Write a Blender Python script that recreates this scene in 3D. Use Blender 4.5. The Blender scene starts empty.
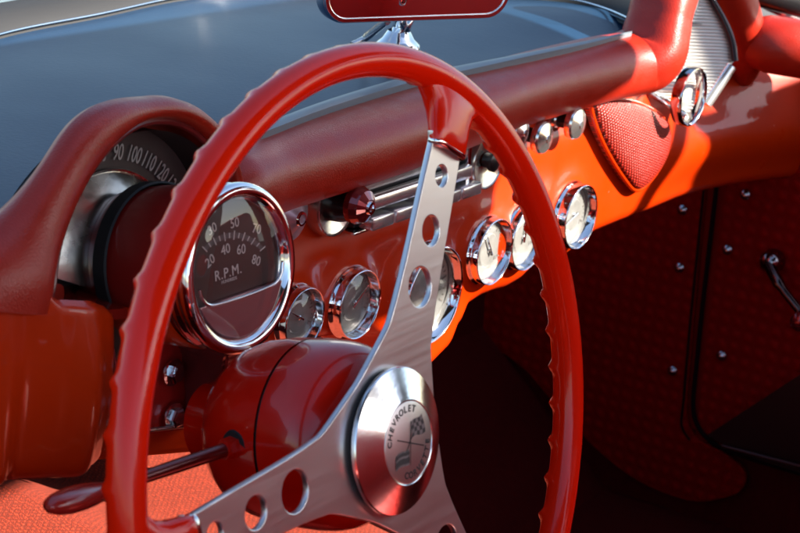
import bpy, bmesh, math, random
from mathutils import Vector, Matrix
random.seed(7)
sc = bpy.context.scene
COL = sc.collection
PI = math.pi
R = math.radians

# ------------------------------------------------------------------ frame of the car
# origin = centre of the steering wheel; X = to the passenger side, Y = forward, Z = up (metres)
CAM_POS = Vector((-0.847, -0.539, 0.422))
FPX = 2000.0
xd = Vector((.555, .212, -.804)).normalized()
nn = Vector((.824, -.034, .566)); nn = (nn - xd * nn.dot(xd)).normalized()
ww = xd.cross(-nn)
TILT = R(12)
zd = ww * math.cos(TILT) + nn * math.sin(TILT)
yd = zd.cross(xd)
ROT = Matrix((xd, yd, zd))            # camera axes -> car axes

def ray(px, py):
    return ROT @ Vector(((px - 400) / FPX, -(py - 266.5) / FPX, -1.0))
def at(px, py, X=None, Y=None, Z=None):
    """where a line of sight meets a plane of the car (used as a measuring aid)"""
    r = ray(px, py)
    if X is not None: t = (X - CAM_POS.x) / r.x
    elif Y is not None: t = (Y - CAM_POS.y) / r.y
    else: t = (Z - CAM_POS.z) / r.z
    return CAM_POS + r * t

# ------------------------------------------------------------------ materials
def newmat(name):
    m = bpy.data.materials.new(name); m.use_nodes = True
    nt = m.node_tree; b = nt.nodes['Principled BSDF']
    return m, nt, b
def setp(b, **k):
    for n, v in k.items():
        n = n.replace('_', ' ')
        b.inputs[n].default_value = v
def mat(name, col, rough=.4, metal=0, coat=0, coat_rough=.05, bump=0, bscale=200, var=0, vscale=8, spec=.5, aniso=0, detail=3, rvar=0, bdist=.001):
    m, nt, b = newmat(name)
    b.inputs['Base Color'].default_value = (*col, 1)
    b.inputs['Roughness'].default_value = rough
    b.inputs['Metallic'].default_value = metal
    b.inputs['Coat Weight'].default_value = coat
    b.inputs['Coat Roughness'].default_value = coat_rough
    b.inputs['Specular IOR Level'].default_value = spec
    b.inputs['Anisotropic'].default_value = aniso
    tc = nt.nodes.new('ShaderNodeTexCoord')
    if var or rvar:
        n = nt.nodes.new('ShaderNodeTexNoise'); n.inputs['Scale'].default_value = vscale; n.inputs['Detail'].default_value = 5
        nt.links.new(tc.outputs['Object'], n.inputs['Vector'])
        if var:
            mx = nt.nodes.new('ShaderNodeMix'); mx.data_type = 'RGBA'
            mx.inputs['A'].default_value = (*[c * (1 - var) for c in col], 1)
            mx.inputs['B'].default_value = (*[min(1, c * (1 + var)) for c in col], 1)
            nt.links.new(n.outputs['Fac'], mx.inputs['Factor'])
            nt.links.new(mx.outputs['Result'], b.inputs['Base Color'])
        if rvar:
            mr = nt.nodes.new('ShaderNodeMapRange')
            mr.inputs['From Min'].default_value = .3; mr.inputs['From Max'].default_value = .7
            mr.inputs['To Min'].default_value = max(0, rough - rvar); mr.inputs['To Max'].default_value = rough + rvar
            nt.links.new(n.outputs['Fac'], mr.inputs['Value']); nt.links.new(mr.outputs['Result'], b.inputs['Roughness'])
    if bump:
        n2 = nt.nodes.new('ShaderNodeTexNoise'); n2.inputs['Scale'].default_value = bscale; n2.inputs['Detail'].default_value = detail
        nt.links.new(tc.outputs['Object'], n2.inputs['Vector'])
        bp = nt.nodes.new('ShaderNodeBump'); bp.inputs['Strength'].default_value = bump; bp.inputs['Distance'].default_value = bdist
        nt.links.new(n2.outputs['Fac'], bp.inputs['Height'])
        nt.links.new(bp.outputs['Normal'], b.inputs['Normal'])
        if coat: nt.links.new(bp.outputs['Normal'], b.inputs['Coat Normal'])
    return m

M = {}
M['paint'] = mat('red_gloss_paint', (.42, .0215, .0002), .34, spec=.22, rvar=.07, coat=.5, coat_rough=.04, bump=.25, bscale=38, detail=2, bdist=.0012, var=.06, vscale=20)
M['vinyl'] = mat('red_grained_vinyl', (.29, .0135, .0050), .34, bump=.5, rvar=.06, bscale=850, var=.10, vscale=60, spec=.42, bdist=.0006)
M['plastic'] = mat('red_rim_plastic', (.72, .0115, .0006), .18, spec=.28, coat=.22, coat_rough=.06, bump=.12, bscale=90, rvar=.06, vscale=40)
M['column'] = mat('red_column_paint', (.50, .006, .0008), .24, spec=.25, coat=.6, coat_rough=.03, bump=.08, bscale=30, bdist=.001)
def dust(m, scale=55, size=.05, col=(.75, .42, .34)):
    nt = m.node_tree; b = nt.nodes['Principled BSDF']; tc = [n for n in nt.nodes if n.type == 'TEX_COORD'][0]
    vo = nt.nodes.new('ShaderNodeTexVoronoi'); vo.inputs['Scale'].default_value = scale; nt.links.new(tc.outputs['Object'], vo.inputs['Vector'])
    no = nt.nodes.new('ShaderNodeTexNoise'); no.inputs['Scale'].default_value = 14; nt.links.new(tc.outputs['Object'], no.inputs['Vector'])
    mr = nt.nodes.new('ShaderNodeMapRange'); mr.inputs['From Min'].default_value = size; mr.inputs['From Max'].default_value = size * .5
    nt.links.new(vo.outputs['Distance'], mr.inputs['Value'])
    m2 = nt.nodes.new('ShaderNodeMapRange'); m2.inputs['From Min'].default_value = .48; m2.inputs['From Max'].default_value = .62
    nt.links.new(no.outputs['Fac'], m2.inputs['Value'])
    mu = nt.nodes.new('ShaderNodeMath'); mu.operation = 'MULTIPLY'; nt.links.new(mr.outputs[0], mu.inputs[0]); nt.links.new(m2.outputs[0], mu.inputs[1])
    mu2 = nt.nodes.new('ShaderNodeMath'); mu2.operation = 'MULTIPLY'; mu2.inputs[1].default_value = .55; nt.links.new(mu.outputs[0], mu2.inputs[0])
    old = b.inputs['Base Color'].links[0].from_socket if b.inputs['Base Color'].links else None
    mx = nt.nodes.new('ShaderNodeMix'); mx.data_type = 'RGBA'
    if old: nt.links.new(old, mx.inputs['A'])
    else: mx.inputs['A'].default_value = b.inputs['Base Color'].default_value
    mx.inputs['B'].default_value = (*col, 1)
    nt.links.new(mu2.outputs[0], mx.inputs['Factor']); nt.links.new(mx.outputs['Result'], b.inputs['Base Color'])
dust(M['paint'], 70, .07); dust(M['column'], 90, .05); dust(M['vinyl'], 80, .05, (.5, .25, .22)); dust(M['plastic'], 100, .05)
M['chrome'] = mat('chrome', (.80, .80, .81), .06, metal=1, bump=.06, bscale=60)
M['chrome_worn'] = mat('chrome_pitted', (.68, .67, .66), .16, metal=1, bump=.35, bscale=300, rvar=.08, vscale=80)
M['alu'] = mat('brushed_aluminium', (.62, .60, .59), .32, metal=1, aniso=.5, rvar=.07, vscale=60)
M['rubber'] = mat('black_rubber', (.012, .012, .013), .6, spec=.3)
M['black'] = mat('black_plastic', (.008, .008, .009), .3)
M['knobred'] = mat('dark_red_lucite', (.22, .020, .024), .14, metal=.6, coat=1, coat_rough=.03)
M['cowl'] = mat('sky_tinted_cowl', (.005, .022, .052), .36, spec=.26, coat=.12, coat_rough=.16, bump=.12, bscale=260, var=.10, vscale=5, rvar=.05)  # blue base holds the sky reflection of a dark cowl
M['cowlstrip'] = mat('grey_cowl_strip', (.13, .15, .17), .35, rvar=.05)
M['dialdark'] = mat('dark_brown_dial', (.045, .020, .019), .35, var=.2, vscale=80)
M['dialblack'] = mat('black_dial', (.050, .038, .036), .45, var=.2, vscale=80)
M['print'] = mat('pale_dial_print', (.62, .50, .46), .5)
M["printwhite"] = mat("white_dial_print", (.36, .32, .31), .5)
M['needle'] = mat('orange_needle', (.7, .1, .02), .4)
M['engrave'] = mat('grey_engraved_ink', (.035, .035, .035), .5)
M['engravemid'] = mat('mid_grey_engraving', (.26, .25, .25), .42, metal=.6)
M['dialsilver'] = mat('silver_dial', (.25, .245, .235), .36, metal=.35, bump=.5, bscale=110, var=.55, vscale=55)
M['pinkplate'] = mat('polished_tach_plate', (.46, .24, .26), .22, metal=.75, bump=.1, bscale=40)  # pink base holds the red reflected in a chrome plate
M['screw'] = mat('steel_screw', (.45, .47, .5), .25, metal=1)
M['seatred'] = mat('red_seat_vinyl', (.60, .02, .012), .42, bump=.4, bscale=400, var=.1, vscale=30)
M['shadefabric'] = mat('black_canvas', (.012, .012, .013), .85, bump=.5, bscale=900)
M['hoodpaint'] = mat('grey_hood_paint', (.20, .21, .20), .25, coat=.5)
M['asphalt'] = mat('asphalt', (.06, .06, .06), .9, bump=.6, bscale=80, var=.3, vscale=30)
M['carpet_shaded'] = mat('shaded_red_carpet', (.055, .002, .002), .95, bump=.8, bscale=700, var=.3, vscale=120, spec=.1)  # near-black red: footwell shade put into the carpet colour
M['pocketdark'] = mat('dark_door_sill', (.015, .004, .004), .35)  # near-black base of the low wedge on the door

def mirror_mat():
    m, nt, b = newmat('silvered_mirror_glass')
    setp(b, Base_Color=(.86, .84, .84, 1), Metallic=1, Roughness=.03)
    tc = nt.nodes.new('ShaderNodeTexCoord'); n = nt.nodes.new('ShaderNodeTexVoronoi'); n.inputs['Scale'].default_value = 160
    nt.links.new(tc.outputs['Object'], n.inputs['Vector'])
    mr = nt.nodes.new('ShaderNodeMapRange'); mr.inputs['From Min'].default_value = .05; mr.inputs['From Max'].default_value = .16
    mr.inputs['To Min'].default_value = .10; mr.inputs['To Max'].default_value = .05
    nt.links.new(n.outputs['Distance'], mr.inputs['Value']); nt.links.new(mr.outputs['Result'], b.inputs['Roughness'])
    return m
M['mirror'] = mirror_mat()

def clear_glass(name, tint=(1, 1, 1)):
    m = bpy.data.materials.new(name); m.use_nodes = True
    nt = m.node_tree; nt.nodes.clear()
    out = nt.nodes.new('ShaderNodeOutputMaterial'); mx = nt.nodes.new('ShaderNodeMixShader')
    tr = nt.nodes.new('ShaderNodeBsdfTransparent'); tr.inputs['Color'].default_value = (*tint, 1)
    gl = nt.nodes.new('ShaderNodeBsdfGlossy'); gl.inputs['Roughness'].default_value = .03
    lw = nt.nodes.new('ShaderNodeLayerWeight'); lw.inputs['Blend'].default_value = .5
    pw = nt.nodes.new('ShaderNodeMath'); pw.operation = 'POWER'; pw.inputs[1].default_value = 4.5
    nt.links.new(lw.outputs['Facing'], pw.inputs[0])
    fr = nt.nodes.new('ShaderNodeMath'); fr.operation = 'MULTIPLY_ADD'; fr.inputs[1].default_value = .9; fr.inputs[2].default_value = .06
    nt.links.new(pw.outputs[0], fr.inputs[0])
    nt.links.new(fr.outputs[0], mx.inputs[0]); nt.links.new(tr.outputs[0], mx.inputs[1]); nt.links.new(gl.outputs[0], mx.inputs[2])
    nt.links.new(mx.outputs[0], out.inputs['Surface'])
    return m
M['glass'] = clear_glass('clear_gauge_glass', (.93, .93, .92))
M['glasspane'] = clear_glass('windshield_glass', (.86, .90, .88))

def weave_mat(name, col, scale, strength, gap=.25, rough=.5, dist=.001, spec=.5):
    """woven / perforated cloth: two crossed waves"""
    m, nt, b = newmat(name)
    tc = nt.nodes.new('ShaderNodeTexCoord')
    ws = []
    for k, d in enumerate(('X', 'Y')):
        w = nt.nodes.new('ShaderNodeTexWave'); w.wave_type = 'BANDS'; w.bands_direction = d
        w.inputs['Scale'].default_value = scale; w.inputs['Distortion'].default_value = .6; w.inputs['Detail'].default_value = 1
        w.inputs['Detail Scale'].default_value = 3
        nt.links.new(tc.outputs['UV'], w.inputs['Vector']); ws.append(w)
    mu = nt.nodes.new('ShaderNodeMath'); mu.operation = 'MULTIPLY'
    nt.links.new(ws[0].outputs['Fac'], mu.inputs[0]); nt.links.new(ws[1].outputs['Fac'], mu.inputs[1])
    mx = nt.nodes.new('ShaderNodeMix'); mx.data_type = 'RGBA'
    mx.inputs['A'].default_value = (*[c * gap for c in col], 1); mx.inputs['B'].default_value = (*col, 1)
    nt.links.new(mu.outputs[0], mx.inputs['Factor']); nt.links.new(mx.outputs['Result'], b.inputs['Base Color'])
    bp = nt.nodes.new('ShaderNodeBump'); bp.inputs['Strength'].default_value = strength; bp.inputs['Distance'].default_value = dist
    nt.links.new(mu.outputs[0], bp.inputs['Height']); nt.links.new(bp.outputs['Normal'], b.inputs['Normal'])
    b.inputs['Roughness'].default_value = rough; b.inputs['Specular IOR Level'].default_value = spec
    return m
M['grille'] = weave_mat('red_speaker_mesh', (.60, .022, .006), 92, .9, .10, .4, .0010)
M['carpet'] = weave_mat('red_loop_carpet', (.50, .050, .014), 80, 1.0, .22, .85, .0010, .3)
_nt = M['carpet'].node_tree
for _n in list(_nt.nodes):
    if _n.type == 'TEX_WAVE': _n.inputs['Distortion'].default_value = 9; _n.inputs['Detail Scale'].default_value = 9; _n.inputs['Detail'].default_value = 3
def objcoord(m, ax=('Y', 'Z')):
    nt = m.node_tree; tc = [n for n in nt.nodes if n.type == 'TEX_COORD'][0]; k = 0
    for n in nt.nodes:
        if n.type == 'TEX_WAVE': n.bands_direction = ax[k]; k += 1; nt.links.new(tc.outputs['Object'], n.inputs['Vector'])
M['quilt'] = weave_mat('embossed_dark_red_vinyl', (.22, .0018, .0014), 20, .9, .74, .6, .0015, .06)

objcoord(M['quilt'])
# ------------------------------------------------------------------ mesh helpers
def link(name, me, m, parent=None, smooth=35):
    o = bpy.data.objects.new(name, me); COL.objects.link(o)
    if isinstance(m, (list, tuple)):
        for q in m: me.materials.append(q)
    elif m: me.materials.append(m)
    if smooth:
        for p in me.polygons: p.use_smooth = True
        me.set_sharp_from_angle(angle=R(smooth))
    if parent:
        o.parent = parent
        o.matrix_parent_inverse = Matrix.Translation(-WPOS(parent))
    return o
def WPOS(o):
    return Vector(o.get('_w', (0, 0, 0)))
def from_bm(name, bm, m, parent=None, smooth=35, recalc=True):
    if recalc: bmesh.ops.recalc_face_normals(bm, faces=bm.faces)
    me = bpy.data.meshes.new(name); bm.to_mesh(me); bm.free()
    return link(name, me, m, parent, smooth)
def thing(name, label, cat, loc=(0, 0, 0), group=None):
    o = bpy.data.objects.new(name, None); COL.objects.link(o); o.location = loc
    o.empty_display_size = .02
    o['label'] = label; o['category'] = cat; o['_w'] = tuple(loc)
    if group: o['group'] = group
    return o
def basis(n, up=Vector((0, 0, 1))):
    n = Vector(n).normalized(); u = Vector(up).cross(n)
    if u.length < 1e-4: u = Vector((1, 0, 0))
    u.normalize(); v = n.cross(u)
    return u, v, n
def lathe(bm, c, n, prof, seg=64, sx=1, mi=0, a0=0, a1=2 * PI):
    """prof: list of (radius, height along n)"""
    c = Vector(c); u, v, n = basis(n)
    rings = []
    full = abs(a1 - a0 - 2 * PI) < 1e-5
    cnt = seg if full else seg + 1
    for r, h in prof:
        if r < 1e-6:
            rings.append([bm.verts.new(c + n * h)] * cnt)
        else:
            rings.append([bm.verts.new(c + n * h + (u * math.cos(a0 + (a1 - a0) * i / seg) * sx + v * math.sin(a0 + (a1 - a0) * i / seg)) * r) for i in range(cnt)])
    for A, B in zip(rings, rings[1:]):
        for i in range(seg):
            j = (i + 1) % cnt
            q = [A[i], A[j], B[j], B[i]]
            qq = []
            for x in q:
                if x not in qq: qq.append(x)
            if len(qq) > 2:
                try:
                    f = bm.faces.new(qq); f.material_index = mi
                except ValueError: pass
def tube(bm, pts, rad, seg=16, up=Vector((0, 0, 1)), cap=True, closed=False, sy=1, mi=0):
    pts = [Vector(p) for p in pts]; n = len(pts)
    rs = rad if isinstance(rad, (list, tuple)) else [rad] * n
    rings = []; prev = None
    for i, p in enumerate(pts):
        if closed: t = pts[(i + 1) % n] - pts[i - 1]
        else: t = pts[min(i + 1, n - 1)] - pts[max(i - 1, 0)]
        t.normalize()
        if prev is None:
            u = Vector(up).cross(t)
            if u.length < 1e-3: u = Vector((1, 0, 0)).cross(t)
        else: u = prev - t * prev.dot(t)
        u.normalize(); prev = u.copy(); v = t.cross(u)
        rings.append([bm.verts.new(p + (u * math.cos(2 * PI * k / seg) + v * math.sin(2 * PI * k / seg) * sy) * rs[i]) for k in range(seg)])
    for a in range(n if closed else n - 1):
        A = rings[a]; B = rings[(a + 1) % n]
        for k in range(seg):
            f = bm.faces.new([A[k], A[(k + 1) % seg], B[(k + 1) % seg], B[k]]); f.material_index = mi
    if cap and not closed:
        bm.faces.new(rings[0]).material_index = mi; bm.faces.new(rings[-1]).material_index = mi
def box(bm, c, s, rot=None, bev=0, mi=0):
    r = bmesh.ops.create_cube(bm, size=1)
    vs = r['verts']
    bmesh.ops.scale(bm, vec=Vector(s), verts=vs)
    if bev:
        es = list({e for v in vs for e in v.link_edges})
        rr = bmesh.ops.bevel(bm, geom=es, offset=bev, segments=2, affect='EDGES', profile=.5)
        vs = list({v for f in rr['faces'] for v in f.verts} | {v for v in vs if v.is_valid})
        seen = set(); st = list(vs)
        while st:
            v = st.pop()
            if v in seen: continue
            seen.add(v)
            for e in v.link_edges: st.append(e.other_vert(v))
        vs = list(seen)
    if rot is not None: bmesh.ops.rotate(bm, cent=(0, 0, 0), matrix=rot, verts=vs)
    bmesh.ops.translate(bm, vec=Vector(c), verts=vs)
    for f in {f for v in vs for f in v.link_faces}: f.material_index = mi
def cr(pts, n):
    """Catmull-Rom through points"""
    P = [Vector(p) for p in pts]; P = [P[0] * 2 - P[1]] + P + [P[-1] * 2 - P[-2]]
    out = []
    for i in range(1, len(P) - 2):
        for k in range(n):
            t = k / n
            a, b, c, d = P[i - 1:i + 3]
            out.append(.5 * ((2 * b) + (c - a) * t + (2 * a - 5 * b + 4 * c - d) * t * t + (3 * b - a - 3 * c + d) * t ** 3))
    out.append(P[-2]); return out
def loft(bm, rows, closed_v=False, uv=None, mi=0):
    V = [[bm.verts.new(p) for p in r] for r in rows]
    uvl = bm.loops.layers.uv.verify() if uv else None
    m = len(V[0])
    for i in range(len(V) - 1):
        for j in range(m if closed_v else m - 1):
            f = bm.faces.new([V[i][j], V[i][(j + 1) % m], V[i + 1][(j + 1) % m], V[i + 1][j]]); f.material_index = mi
            if uv:
                for l, (a, b) in zip(f.loops, ((i, j), (i, j + 1), (i + 1, j + 1), (i + 1, j))): l[uvl].uv = uv(a, b)
    return V
def curve_mesh(splines, M4, depth, bevel=0, res=2, cyc_bezier=False):
    """filled 2D outlines (with holes) -> extruded, bevelled mesh placed by matrix M4"""
    cu = bpy.data.curves.new('tmp', 'CURVE'); cu.dimensions = '2D'; cu.fill_mode = 'BOTH'
    cu.extrude = depth / 2; cu.bevel_depth = bevel; cu.bevel_resolution = res
    for s in splines:
        sp = cu.splines.new('POLY'); sp.points.add(len(s) - 1)
        for p, q in zip(sp.points, s): p.co = (q[0], q[1], 0, 1)
        sp.use_cyclic_u = True
    o = bpy.data.objects.new('tmp', cu); COL.objects.link(o)
    dg = bpy.context.evaluated_depsgraph_get()
    me = bpy.data.meshes.new_from_object(o.evaluated_get(dg))
    bpy.data.objects.remove(o); bpy.data.curves.remove(cu)
    me.materials.clear()
    me.transform(M4); return me
def text_mesh(txt, size, M4, ext=.0002, space=1.0, align='CENTER', off=0):
    cu = bpy.data.curves.new('tmp', 'FONT'); cu.body = txt; cu.size = size; cu.align_x = align; cu.align_y = 'CENTER'
    cu.extrude = ext; cu.space_character = space; cu.offset = off; cu.resolution_u = 3
    o = bpy.data.objects.new('tmp', cu); COL.objects.link(o)
    dg = bpy.context.evaluated_depsgraph_get()
    me = bpy.data.meshes.new_from_object(o.evaluated_get(dg))
    bpy.data.objects.remove(o); bpy.data.curves.remove(cu)
    me.materials.clear(); me.transform(M4); return me
def frame4(c, n, rot=0, up=Vector((0, 0, 1))):
    """matrix whose local XY plane faces n; local Y is up"""
    u, v, n = basis(n, up)
    m = Matrix((u, v, n)).transposed().to_4x4()
    return Matrix.Translation(Vector(c)) @ m @ Matrix.Rotation(rot, 4, 'Z')
def join_meshes(meshes, mis=None):
    bm = bmesh.new()
    for k, me in enumerate(meshes):
        n0 = len(bm.faces); bm.from_mesh(me); bm.faces.ensure_lookup_table()
        for f in bm.faces[n0:]: f.material_index = mis[k] if mis else 0
        bpy.data.meshes.remove(me)
    return bm
def ellipse2(cx, cy, r, n=40, ry=None):
    ry = ry or r
    return [(cx + r * math.cos(2 * PI * i / n), cy + ry * math.sin(2 * PI * i / n)) for i in range(n)]

# ================================================================== STEERING WHEEL
WN = Vector((0, -math.cos(TILT), math.sin(TILT)))      # toward the driver
WU = Vector((0, math.sin(TILT), math.cos(TILT)))       # up in the wheel's plane
WX = Vector((1, 0, 0))
def W(x, y, t=0): return WX * x + WU * y + WN * t
wheel = thing('steering_wheel', 'red plastic rimmed steering wheel with three drilled brushed metal spokes', 'steering wheel', (0, 0, 0))
bm = bmesh.new()
RR = .205; NB = 54; SEG = NB * 12
rings = []
SP = [R(61), R(181), R(301)]
for i in range(SEG):
    th = 2 * PI * i / SEG
    e = W(math.cos(th), math.sin(th))
    ph = (th * NB / (2 * PI)) % 1.0
    nib = math.exp(-((ph - .5) / .13) ** 2) - .35 * math.cos(2 * PI * ph) * 0
    ring = []
    for k in range(28):
        a = 2 * PI * k / 28
        ca, sa = math.cos(a), math.sin(a)               # ca radial outward, sa toward the driver
        r = .0094
        back = max(0, -sa) ** 1.3
        hollow = -.0011 * back * (1 - abs(2 * ph - 1) ** 2 * 0 - abs(ph - .5) * -0)
        rr = r + back * (.0030 * nib - .0009)
        ring.append(bm.verts.new(e * (RR + ca * rr) + WN * (sa * rr * 1.08)))
    rings.append(ring)
for i in range(SEG):
    A = rings[i]; B = rings[(i + 1) % SEG]
    for k in range(28):
        bm.faces.new([A[k], A[(k + 1) % 28], B[(k + 1) % 28], B[k]])
rim = from_bm('rim', bm, M['plastic'], wheel, 60)
# moulded sockets where the spokes enter the rim
for a in SP:
    d = W(math.cos(a), math.sin(a)); s = W(-math.sin(a), math.cos(a))
    bm = bmesh.new(); rows = []
    for r, hw, ht, t0 in ((.1665, .0148, .0042, .0060), (.1690, .0162, .0054, .0058), (.176, .0168, .0064, .0048), (.184, .0180, .0076, .0030), (.192, .0215, .0084, .0012), (.199, .030, .0080, 0), (.204, .038, .006, 0)):
        row = []
        for k in range(28):
            q = 2 * PI * k / 28; c_, s_ = math.cos(q), math.sin(q)
            x = math.copysign(abs(c_) ** .6, c_) * hw; z = math.copysign(abs(s_) ** .75, s_) * ht
            rad = math.sqrt(max(r * r - x * x * .9, 0)) if r > .19 else r
            row.append(d * rad + s * x + WN * (z + t0))
        rows.append(row)
    V = loft(bm, rows, closed_v=True)
    bm.faces.new(V[0]); bm.faces.new(V[-1])
    from_bm('spoke_socket', bm, M['plastic'], wheel, 50)
    bm = bmesh.new(); rows = []
    for r, hw, ht in ((.1650, .0150, .0044), (.1660, .0160, .0054), (.1674, .0160, .0054), (.1680, .0150, .0046)):
        row = []
        for k in range(28):
            q = 2 * PI * k / 28; c_, s_ = math.cos(q), math.sin(q)
            row.append(d * r + s * (math.copysign(abs(c_) ** .5, c_) * hw) + WN * (math.copysign(abs(s_) ** .7, s_) * ht + .006))
        rows.append(row)
    V = loft(bm, rows, closed_v=True); bm.faces.new(V[0]); bm.faces.new(V[-1])
    from_bm('socket_trim', bm, M['chrome'], wheel, 50)
# spoke plate (one pressed sheet with drilled holes)
out = []
for k, a in enumerate(SP):
    def L(r, w, a=a): return (r * math.cos(a) - w * math.sin(a), r * math.sin(a) + w * math.cos(a))
    prof = [(.056, .0222), (.066, .0200), (.078, .0186), (.095, .0174), (.115, .0165), (.140, .0155), (.166, .0142), (.172, .0140)]
    for r, w in prof: out.append(L(r, -w))
    for r, w in reversed(prof): out.append(L(r, w))
    m = a + PI / 3
    out.append((.0465 * math.cos(m - R(14)), .0465 * math.sin(m - R(14)))); out.append((.0445 * math.cos(m), .0445 * math.sin(m))); out.append((.0465 * math.cos(m + R(14)), .0465 * math.sin(m + R(14))))
sm = []
n = len(out)
P3 = [Vector((p[0], p[1], 0)) for p in out]
for i in range(n):
    a_, b_, c_, d_ = P3[i - 1], P3[i], P3[(i + 1) % n], P3[(i + 2) % n]
    if abs(b_.length - .172) < .002 and abs(c_.length - .172) < .002: sm.append((b_.x, b_.y)); continue
    for q in range(4):
        t = q / 4
        v = .5 * ((2 * b_) + (c_ - a_) * t + (2 * a_ - 5 * b_ + 4 * c_ - d_) * t * t + (3 * b_ - a_ - 3 * c_ + d_) * t ** 3)
        sm.append((v.x, v.y))
holes = []
for a in SP:
    for r, hr in ((.151, .0068), (.119, .0092), (.0865, .0118)):
        holes.append(ellipse2(r * math.cos(a), r * math.sin(a), hr, 48)[::-1])
WM = Matrix((WX, WU, WN)).transposed().to_4x4()
me = curve_mesh([sm] + holes, Matrix.Translation(WN * .0042) @ WM, .0024, .0007, 2)
# spokes: brushed lengthwise -> fine streak bump
def brushed():
    m, nt, b = newmat('brushed_spoke_metal')
    setp(b, Base_Color=(.68, .66, .66, 1), Metallic=1, Roughness=.34)
    tc = nt.nodes.new('ShaderNodeTexCoord'); n = nt.nodes.new('ShaderNodeTexNoise'); n.inputs['Scale'].default_value = 420; n.inputs['Detail'].default_value = 2
    mp = nt.nodes.new('ShaderNodeMapping'); mp.inputs['Rotation'].default_value = (0, R(61), 0); mp.inputs['Scale'].default_value = (.04, 1, 1)
    nt.links.new(tc.outputs['Object'], mp.inputs['Vector']); nt.links.new(mp.outputs[0], n.inputs['Vector'])
    mr = nt.nodes.new('ShaderNodeMapRange'); mr.inputs['To Min'].default_value = .26; mr.inputs['To Max'].default_value = .42
    nt.links.new(n.outputs['Fac'], mr.inputs['Value']); nt.links.new(mr.outputs[0], b.inputs['Roughness'])
    bp = nt.nodes.new('ShaderNodeBump'); bp.inputs['Strength'].default_value = .05; bp.inputs['Distance'].default_value = .0003
    nt.links.new(n.outputs['Fac'], bp.inputs['Height']); nt.links.new(bp.outputs[0], b.inputs['Normal'])
    return m
M['spoke'] = brushed()
spokes = link('spokes', me, M['spoke'], wheel, 30)
# hub: black ring for the shadow behind the cap, conical cap, engraved medallion
bm = bmesh.new(); lathe(bm, WN * .0050, WN, [(0, -.004), (.0375, -.004), (.0385, -.002), (.0385, .0032), (.036, .004), (0, .004)], 72)
from_bm('hub_shadow_ring', bm, M['rubber'], wheel)
bm = bmesh.new(); lathe(bm, WN * .0082, WN, [(.030, 0), (.0385, 0), (.0400, .0004), (.0404, .0012), (.0404, .0026), (.0398, .0034), (.0238, .0098), (.0232, .0100), (.0228, .0098), (.0226, .0094), (0, .0094)], 96)
cap = from_bm('hub_cap', bm, M['chrome_cap'] if 'chrome_cap' in M else mat('turned_aluminium_cap', (.80, .79, .78), .17, metal=1, bump=.05, bscale=300, rvar=.05, vscale=50), wheel, 20)
MC = WN * (.0082 + .0094)
bm = bmesh.new(); lathe(bm, MC, WN, [(0, .0006), (.0215, .0006), (.0222, .0003), (.0224, 0)], 72)
med = from_bm('medallion', bm, mat('satin_medallion', (.66, .63, .62), .36, metal=1, bump=.1, bscale=500), cap, 30)
def wmat(x, y, rot, h): return Matrix.Translation(MC + WX * x + WU * y + WN * h) @ WM @ Matrix.Rotation(rot, 4, 'Z')
ms = []; mi = []
def arc_text(s, rad, a_mid, step, size, top=True):
    n = len(s)
    for i, ch in enumerate(s):
        k = i - (n - 1) / 2
        a = a_mid - k * step if top else a_mid + k * step
        rot = a - PI / 2 if top else a + PI / 2
        ms.append(text_mesh(ch, size, wmat(rad * math.cos(a), rad * math.sin(a), rot, .0007), .0001, off=.00012)); mi.append(0)
arc_text('CHEVROLET', .0182, R(117.7), R(12.8), .0052, True)
arc_text('CORVETTE', .0182, R(-60.6), R(13.2), .0052, False)
def quad2(pts, k=0, h=.0008):
    b = bmesh.new(); vs = [b.verts.new((p[0], p[1], 0)) for p in pts]; b.faces.new(vs)
    me = bpy.data.meshes.new('t'); b.to_mesh(me); b.free(); me.transform(wmat(0, 0, 0, h)); ms.append(me); mi.append(k)
# crossed racing flags: poles, a checkered flag to the upper right, a plain flag with a bar to the lower left
def bar(x0, y0, x1, y1, w, k=0, h=.0009):
    d = Vector((x1 - x0, y1 - y0)); d.normalize(); p = Vector((-d.y, d.x)) * w / 2
    quad2([(x0 + p.x, y0 + p.y), (x1 + p.x, y1 + p.y), (x1 - p.x, y1 - p.y), (x0 - p.x, y0 - p.y)], k, h)
bar(.0135, -.0057, -.0110, .0042, .0007); bar(-.0010, -.0125, .0032, .0110, .0006)
bar(-.0050, -.0060, .0030, .0024, .0006)
for i in range(5):
    for j in range(4):
        def F(u, v):
            a_, b_, c_, d_ = (.0022, .0014), (.0160, .0016), (.0148, .0122), (.0040, .0100)
            x_ = (a_[0] * (1 - u) + b_[0] * u) * (1 - v) + (d_[0] * (1 - u) + c_[0] * u) * v
            y_ = (a_[1] * (1 - u) + b_[1] * u) * (1 - v) + (d_[1] * (1 - u) + c_[1] * u) * v
            return (x_ + .0006 * math.sin(v * 5), y_ + .0007 * math.sin(u * 6))
        u0, u1, v0, v1 = i / 5, (i + 1) / 5, j / 4, (j + 1) / 4
        quad2([F(u0, v0), F(u1, v0), F(u1, v1), F(u0, v1)], 0 if (i + j) % 2 == 0 else 1, .0008)
def G(u, v): return (-.0148 + u * .0130 + .0012 * v, -.0122 + v * .0088 + u * .0012 + .0008 * math.sin(u * 5))
for i in range(4):
    quad2([G(i / 4, 0), G((i + 1) / 4, 0), G((i + 1) / 4, .9), G(i / 4, .9)], 1, .0008)
    quad2([G(i / 4, .12), G((i + 1) / 4, .12), G((i + 1) / 4, .48), G(i / 4, .48)], 0, .0010)
    quad2([G(i / 4, .62), G((i + 1) / 4, .62), G((i + 1) / 4, .82), G(i / 4, .82)], 0, .0010)
bm = join_meshes(ms, mi)
from_bm('medallion_engraving', bm, [M['engrave'], M['engravemid']], cap, 0, recalc=False)

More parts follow.
